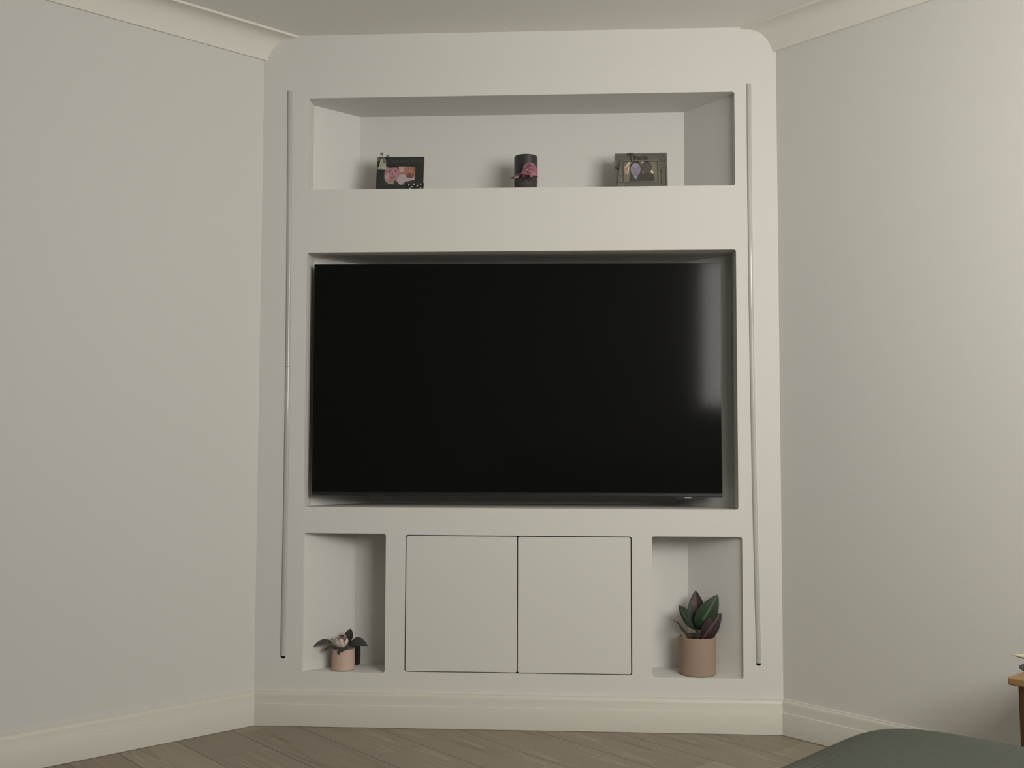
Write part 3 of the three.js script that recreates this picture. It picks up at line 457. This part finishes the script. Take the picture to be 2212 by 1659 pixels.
  L([-0.7480, 0.2560, -0.0060], [-0.7500, 0.2370, -0.0035], [0, 0.1, 1], 0.0035, ink, { shape: 0.6 });
}
{ // black slab standing behind the small pot
  const t = thing('device', 'small black upright device tucked behind the pink flower pot', 'device', [-0.7080, OPEN.left[1], -0.1240]);
  part('body', at(box(0.0460, 0.0690, 0.022, 0.007), -0.0160, 0.0345, 0), std(new THREE.Color(0.012, 0.012, 0.011), 0.55), t);
  part('back_panel', at(box(0.036, 0.056, 0.002, 0.0008), -0.0160, 0.0345, -0.0115), std(new THREE.Color(0.03, 0.03, 0.03), 0.7), t);
}

// ---------------------------------------------------------------- oak side table, dish and footstool at the lower corner
const oak = (() => {
  const cv = document.createElement('canvas'); cv.width = 512; cv.height = 256; const c = cv.getContext('2d'); c.fillStyle = '#98754e'; c.fillRect(0, 0, 512, 256);
  for (let i = 0; i < 260; i++) { const y = rnd() * 256, x = rnd() * 512, l = 80 + rnd() * 300; c.strokeStyle = `rgba(${rnd() > 0.5 ? '168,132,92' : '112,80,50'},${0.12 + rnd() * 0.25})`; c.lineWidth = 0.5 + rnd() * 2; c.beginPath(); c.moveTo(x, y); c.bezierCurveTo(x + l / 3, y + (rnd() - 0.5) * 9, x + l / 1.5, y + (rnd() - 0.5) * 9, x + l, y); c.stroke(); }
  const t = new THREE.CanvasTexture(cv); t.colorSpace = THREE.SRGBColorSpace; t.wrapS = t.wrapT = THREE.RepeatWrapping; return t;
})();
{
  // local x runs along the right-hand wall, local -z towards that wall
  const h = 0.42, cx = 1.0600, cz = 1.0080, t = thing('side_table', 'small oak side table at the right edge against the grey wall', 'table', [cx, 0, cz], -Math.PI / 4);
  const W = 0.50, D = 0.42, topM = std(0xffffff, 0.45, { map: oak }), legM = std(new THREE.Color(0.62, 0.52, 0.46), 0.5, { map: oak });
  part('tabletop', at(box(W, 0.0185, D, 0.004), W / 2, h - 0.00925, -D / 2), topM, t);
  const leg = (x, z, dx, dz) => { const g = new THREE.CylinderGeometry(0.026, 0.018, h - 0.0185, 4, 1); g.rotateY(Math.PI / 4); const p = g.attributes.position; for (let i = 0; i < p.count; i++) if (p.getY(i) < 0) { p.setX(i, p.getX(i) + dx); p.setZ(i, p.getZ(i) + dz); } return part('leg', at(g.toNonIndexed(), x, (h - 0.0185) / 2, z), legM, t); };
  for (const x of [0.036, W - 0.036]) for (const z of [-0.036, -D + 0.036]) leg(x, z, 0, 0);
  part('apron', join([at(box(W - 0.1, 0.05, 0.014), W / 2, h - 0.044, -0.036), at(box(W - 0.1, 0.05, 0.014), W / 2, h - 0.044, -D + 0.036), at(box(0.014, 0.05, D - 0.1), 0.036, h - 0.044, -D / 2), at(box(0.014, 0.05, D - 0.1), W - 0.036, h - 0.044, -D / 2)]), legM, t);
}
{
  const t = thing('dish', 'shallow boat-shaped cream dish on a dark foot standing on the oak side table', 'dish', [1.2020, 0.42, 0.9330]);
  const a = 0.102, w = 0.036, n = 30, m = 12, pos = [], idx = [], row = m + 1, size = (n + 1) * row;
  for (const under of [0, 1]) for (let i = 0; i <= n; i++) for (let j = 0; j <= m; j++) {
    const x = (i / n) * 2 - 1, v = (j / m) * 2 - 1, edge = 1 - Math.abs(x) ** 2;
    pos.push(a * x, 0.0315 + 0.0065 * x * x - 0.010 * (1 - v * v) * edge - under * (0.0012 + 0.0022 * edge), w * edge * v);
  }
  for (let i = 0; i < n; i++) for (let j = 0; j < m; j++) { const p = i * row + j; idx.push(p, p + 1, p + row, p + row, p + 1, p + row + 1, size + p, size + p + row, size + p + 1, size + p + row, size + p + row + 1, size + p + 1); }
  for (let i = 0; i < n; i++) for (const j of [0, m]) { const p = i * row + j, q = p + row, f = j ? [p, size + p, q, q, size + p, size + q] : [p, q, size + p, q, size + q, size + p]; idx.push(...f); }
  const g = new THREE.BufferGeometry(); g.setAttribute('position', new THREE.Float32BufferAttribute(pos, 3)); g.setIndex(idx);
  part('bowl', toCreasedNormals(g, 0.7), std(new THREE.Color(0.50, 0.44, 0.34), 0.5), t);
  part('foot', new THREE.LatheGeometry([[0, 0], [0.076, 0], [0.077, 0.002], [0.073, 0.0042], [0.020, 0.0065], [0.014, 0.0205], [0, 0.0205]].map(([x, y]) => new THREE.Vector2(x, y)), 48), std(new THREE.Color(0.05, 0.048, 0.04), 0.5), t);
}
{
  const A = 0.546, C = 0.334, top = 0.424, yc = 0.309, t = thing('footstool', 'plump grey-green fabric footstool in the bottom corner in front of the oak table', 'footstool', [0.854, 0, 1.849], -0.715);
  const weave = (() => { const n = noiseField(256, 128), m = noiseField(256, 20); return dataTex(256, (x, y, i) => { const k = 1 + (n[i] - 0.5) * 0.16 + (m[i] - 0.5) * 0.06; return [68 * k, 71 * k, 61 * k]; }); })(); weave.repeat.set(5, 5);
  const fabric = std(0xffffff, 0.95, { map: weave });
  const nU = 200, nV = 260, pos = [], uv = [], idx = [], sg = (x, e) => Math.sign(x) * Math.pow(Math.abs(x), e);
  for (let i = 0; i <= nV; i++) for (let j = 0; j <= nU; j++) {
    const th = (j / nU) * Math.PI * 2, ph = (i / nV - 0.5) * Math.PI, e = 0.259, f = 0.463;
    const cs = sg(Math.cos(ph), f), x = A * cs * sg(Math.cos(th), e), z = C * cs * sg(Math.sin(th), e);
    let y = yc + (top - yc) * sg(Math.sin(ph), 0.85);
    // creases gathered at the corner that shows
    const near = Math.exp(-(((z - 0.155) / 0.055) ** 2)) * Math.exp(-(((x + 0.450) / 0.038) ** 2));
    if (ph > 0) y += 0.0042 * near * Math.sin(x * 330 + z * 40);
    pos.push(x, y, z); uv.push(x * 1.3 + z * 0.3, y * 1.3 + z);
  }
  for (let i = 0; i < nV; i++) for (let j = 0; j < nU; j++) { const a = i * (nU + 1) + j, b = a + nU + 1; idx.push(a, b, a + 1, a + 1, b, b + 1); }
  const g = new THREE.BufferGeometry(); g.setAttribute('position', new THREE.Float32BufferAttribute(pos, 3)); g.setAttribute('uv', new THREE.Float32BufferAttribute(uv, 2)); g.setIndex(idx); g.computeVertexNormals();
  part('seat_cushion', g, fabric, t);
  part('base', at(box(2 * A - 0.08, 0.2, 2 * C - 0.08, 0.03), 0, 0.16, 0), fabric, t);
  for (const sx of [-1, 1]) for (const sz of [-1, 1]) part('foot', at(new THREE.CylinderGeometry(0.02, 0.016, 0.062, 16), sx * (A - 0.09), 0.031, sz * (C - 0.09)), std(new THREE.Color(0.05, 0.035, 0.025), 0.5), t);
}

{ // the sofa under the window, behind the camera: it keeps the floor and the lower walls dim
  const t = thing('sofa', 'long grey-green fabric sofa standing under the window', 'sofa', [0.20, 0, 3.46], -Math.PI * 0.75);
  const fab = std(new THREE.Color(0.075, 0.08, 0.065), 0.95), L = 2.2;
  part('base', at(box(L, 0.30, 0.86, 0.03), 0, 0.21, 0), fab, t);
  for (const x of [-L / 4, L / 4]) { part('seat_cushion', at(box(L / 2 - 0.16, 0.14, 0.66, 0.05), x * 0.87, 0.43, 0.09), fab, t); part('back_cushion', at(box(L / 2 - 0.16, 0.34, 0.20, 0.08), x * 0.87, 0.63, -0.24, -0.15, 0, 0), fab, t); }
  part('backrest', at(box(L, 0.50, 0.16, 0.05), 0, 0.58, -0.36), fab, t);
  for (const x of [-1, 1]) part('arm', at(box(0.18, 0.60, 0.86, 0.06), x * (L / 2 - 0.09), 0.34, 0), fab, t);
  for (const x of [-1, 1]) for (const z of [-1, 1]) part('foot', at(new THREE.CylinderGeometry(0.022, 0.018, 0.06, 12), x * (L / 2 - 0.1), 0.03, z * 0.34), M.dark, t);
}

{
  const t = thing('rug', 'dark charcoal rug spread on the plank floor in front of the sofa', 'rug', [-0.95, 0.0015, 2.05], -Math.PI / 4);
  part('pile', at(box(1.75, 0.014, 2.4, 0.006), 0, 0.007, 0.15), std(new THREE.Color(0.03, 0.03, 0.03), 1), t);
}

renderer.render(scene, camera);
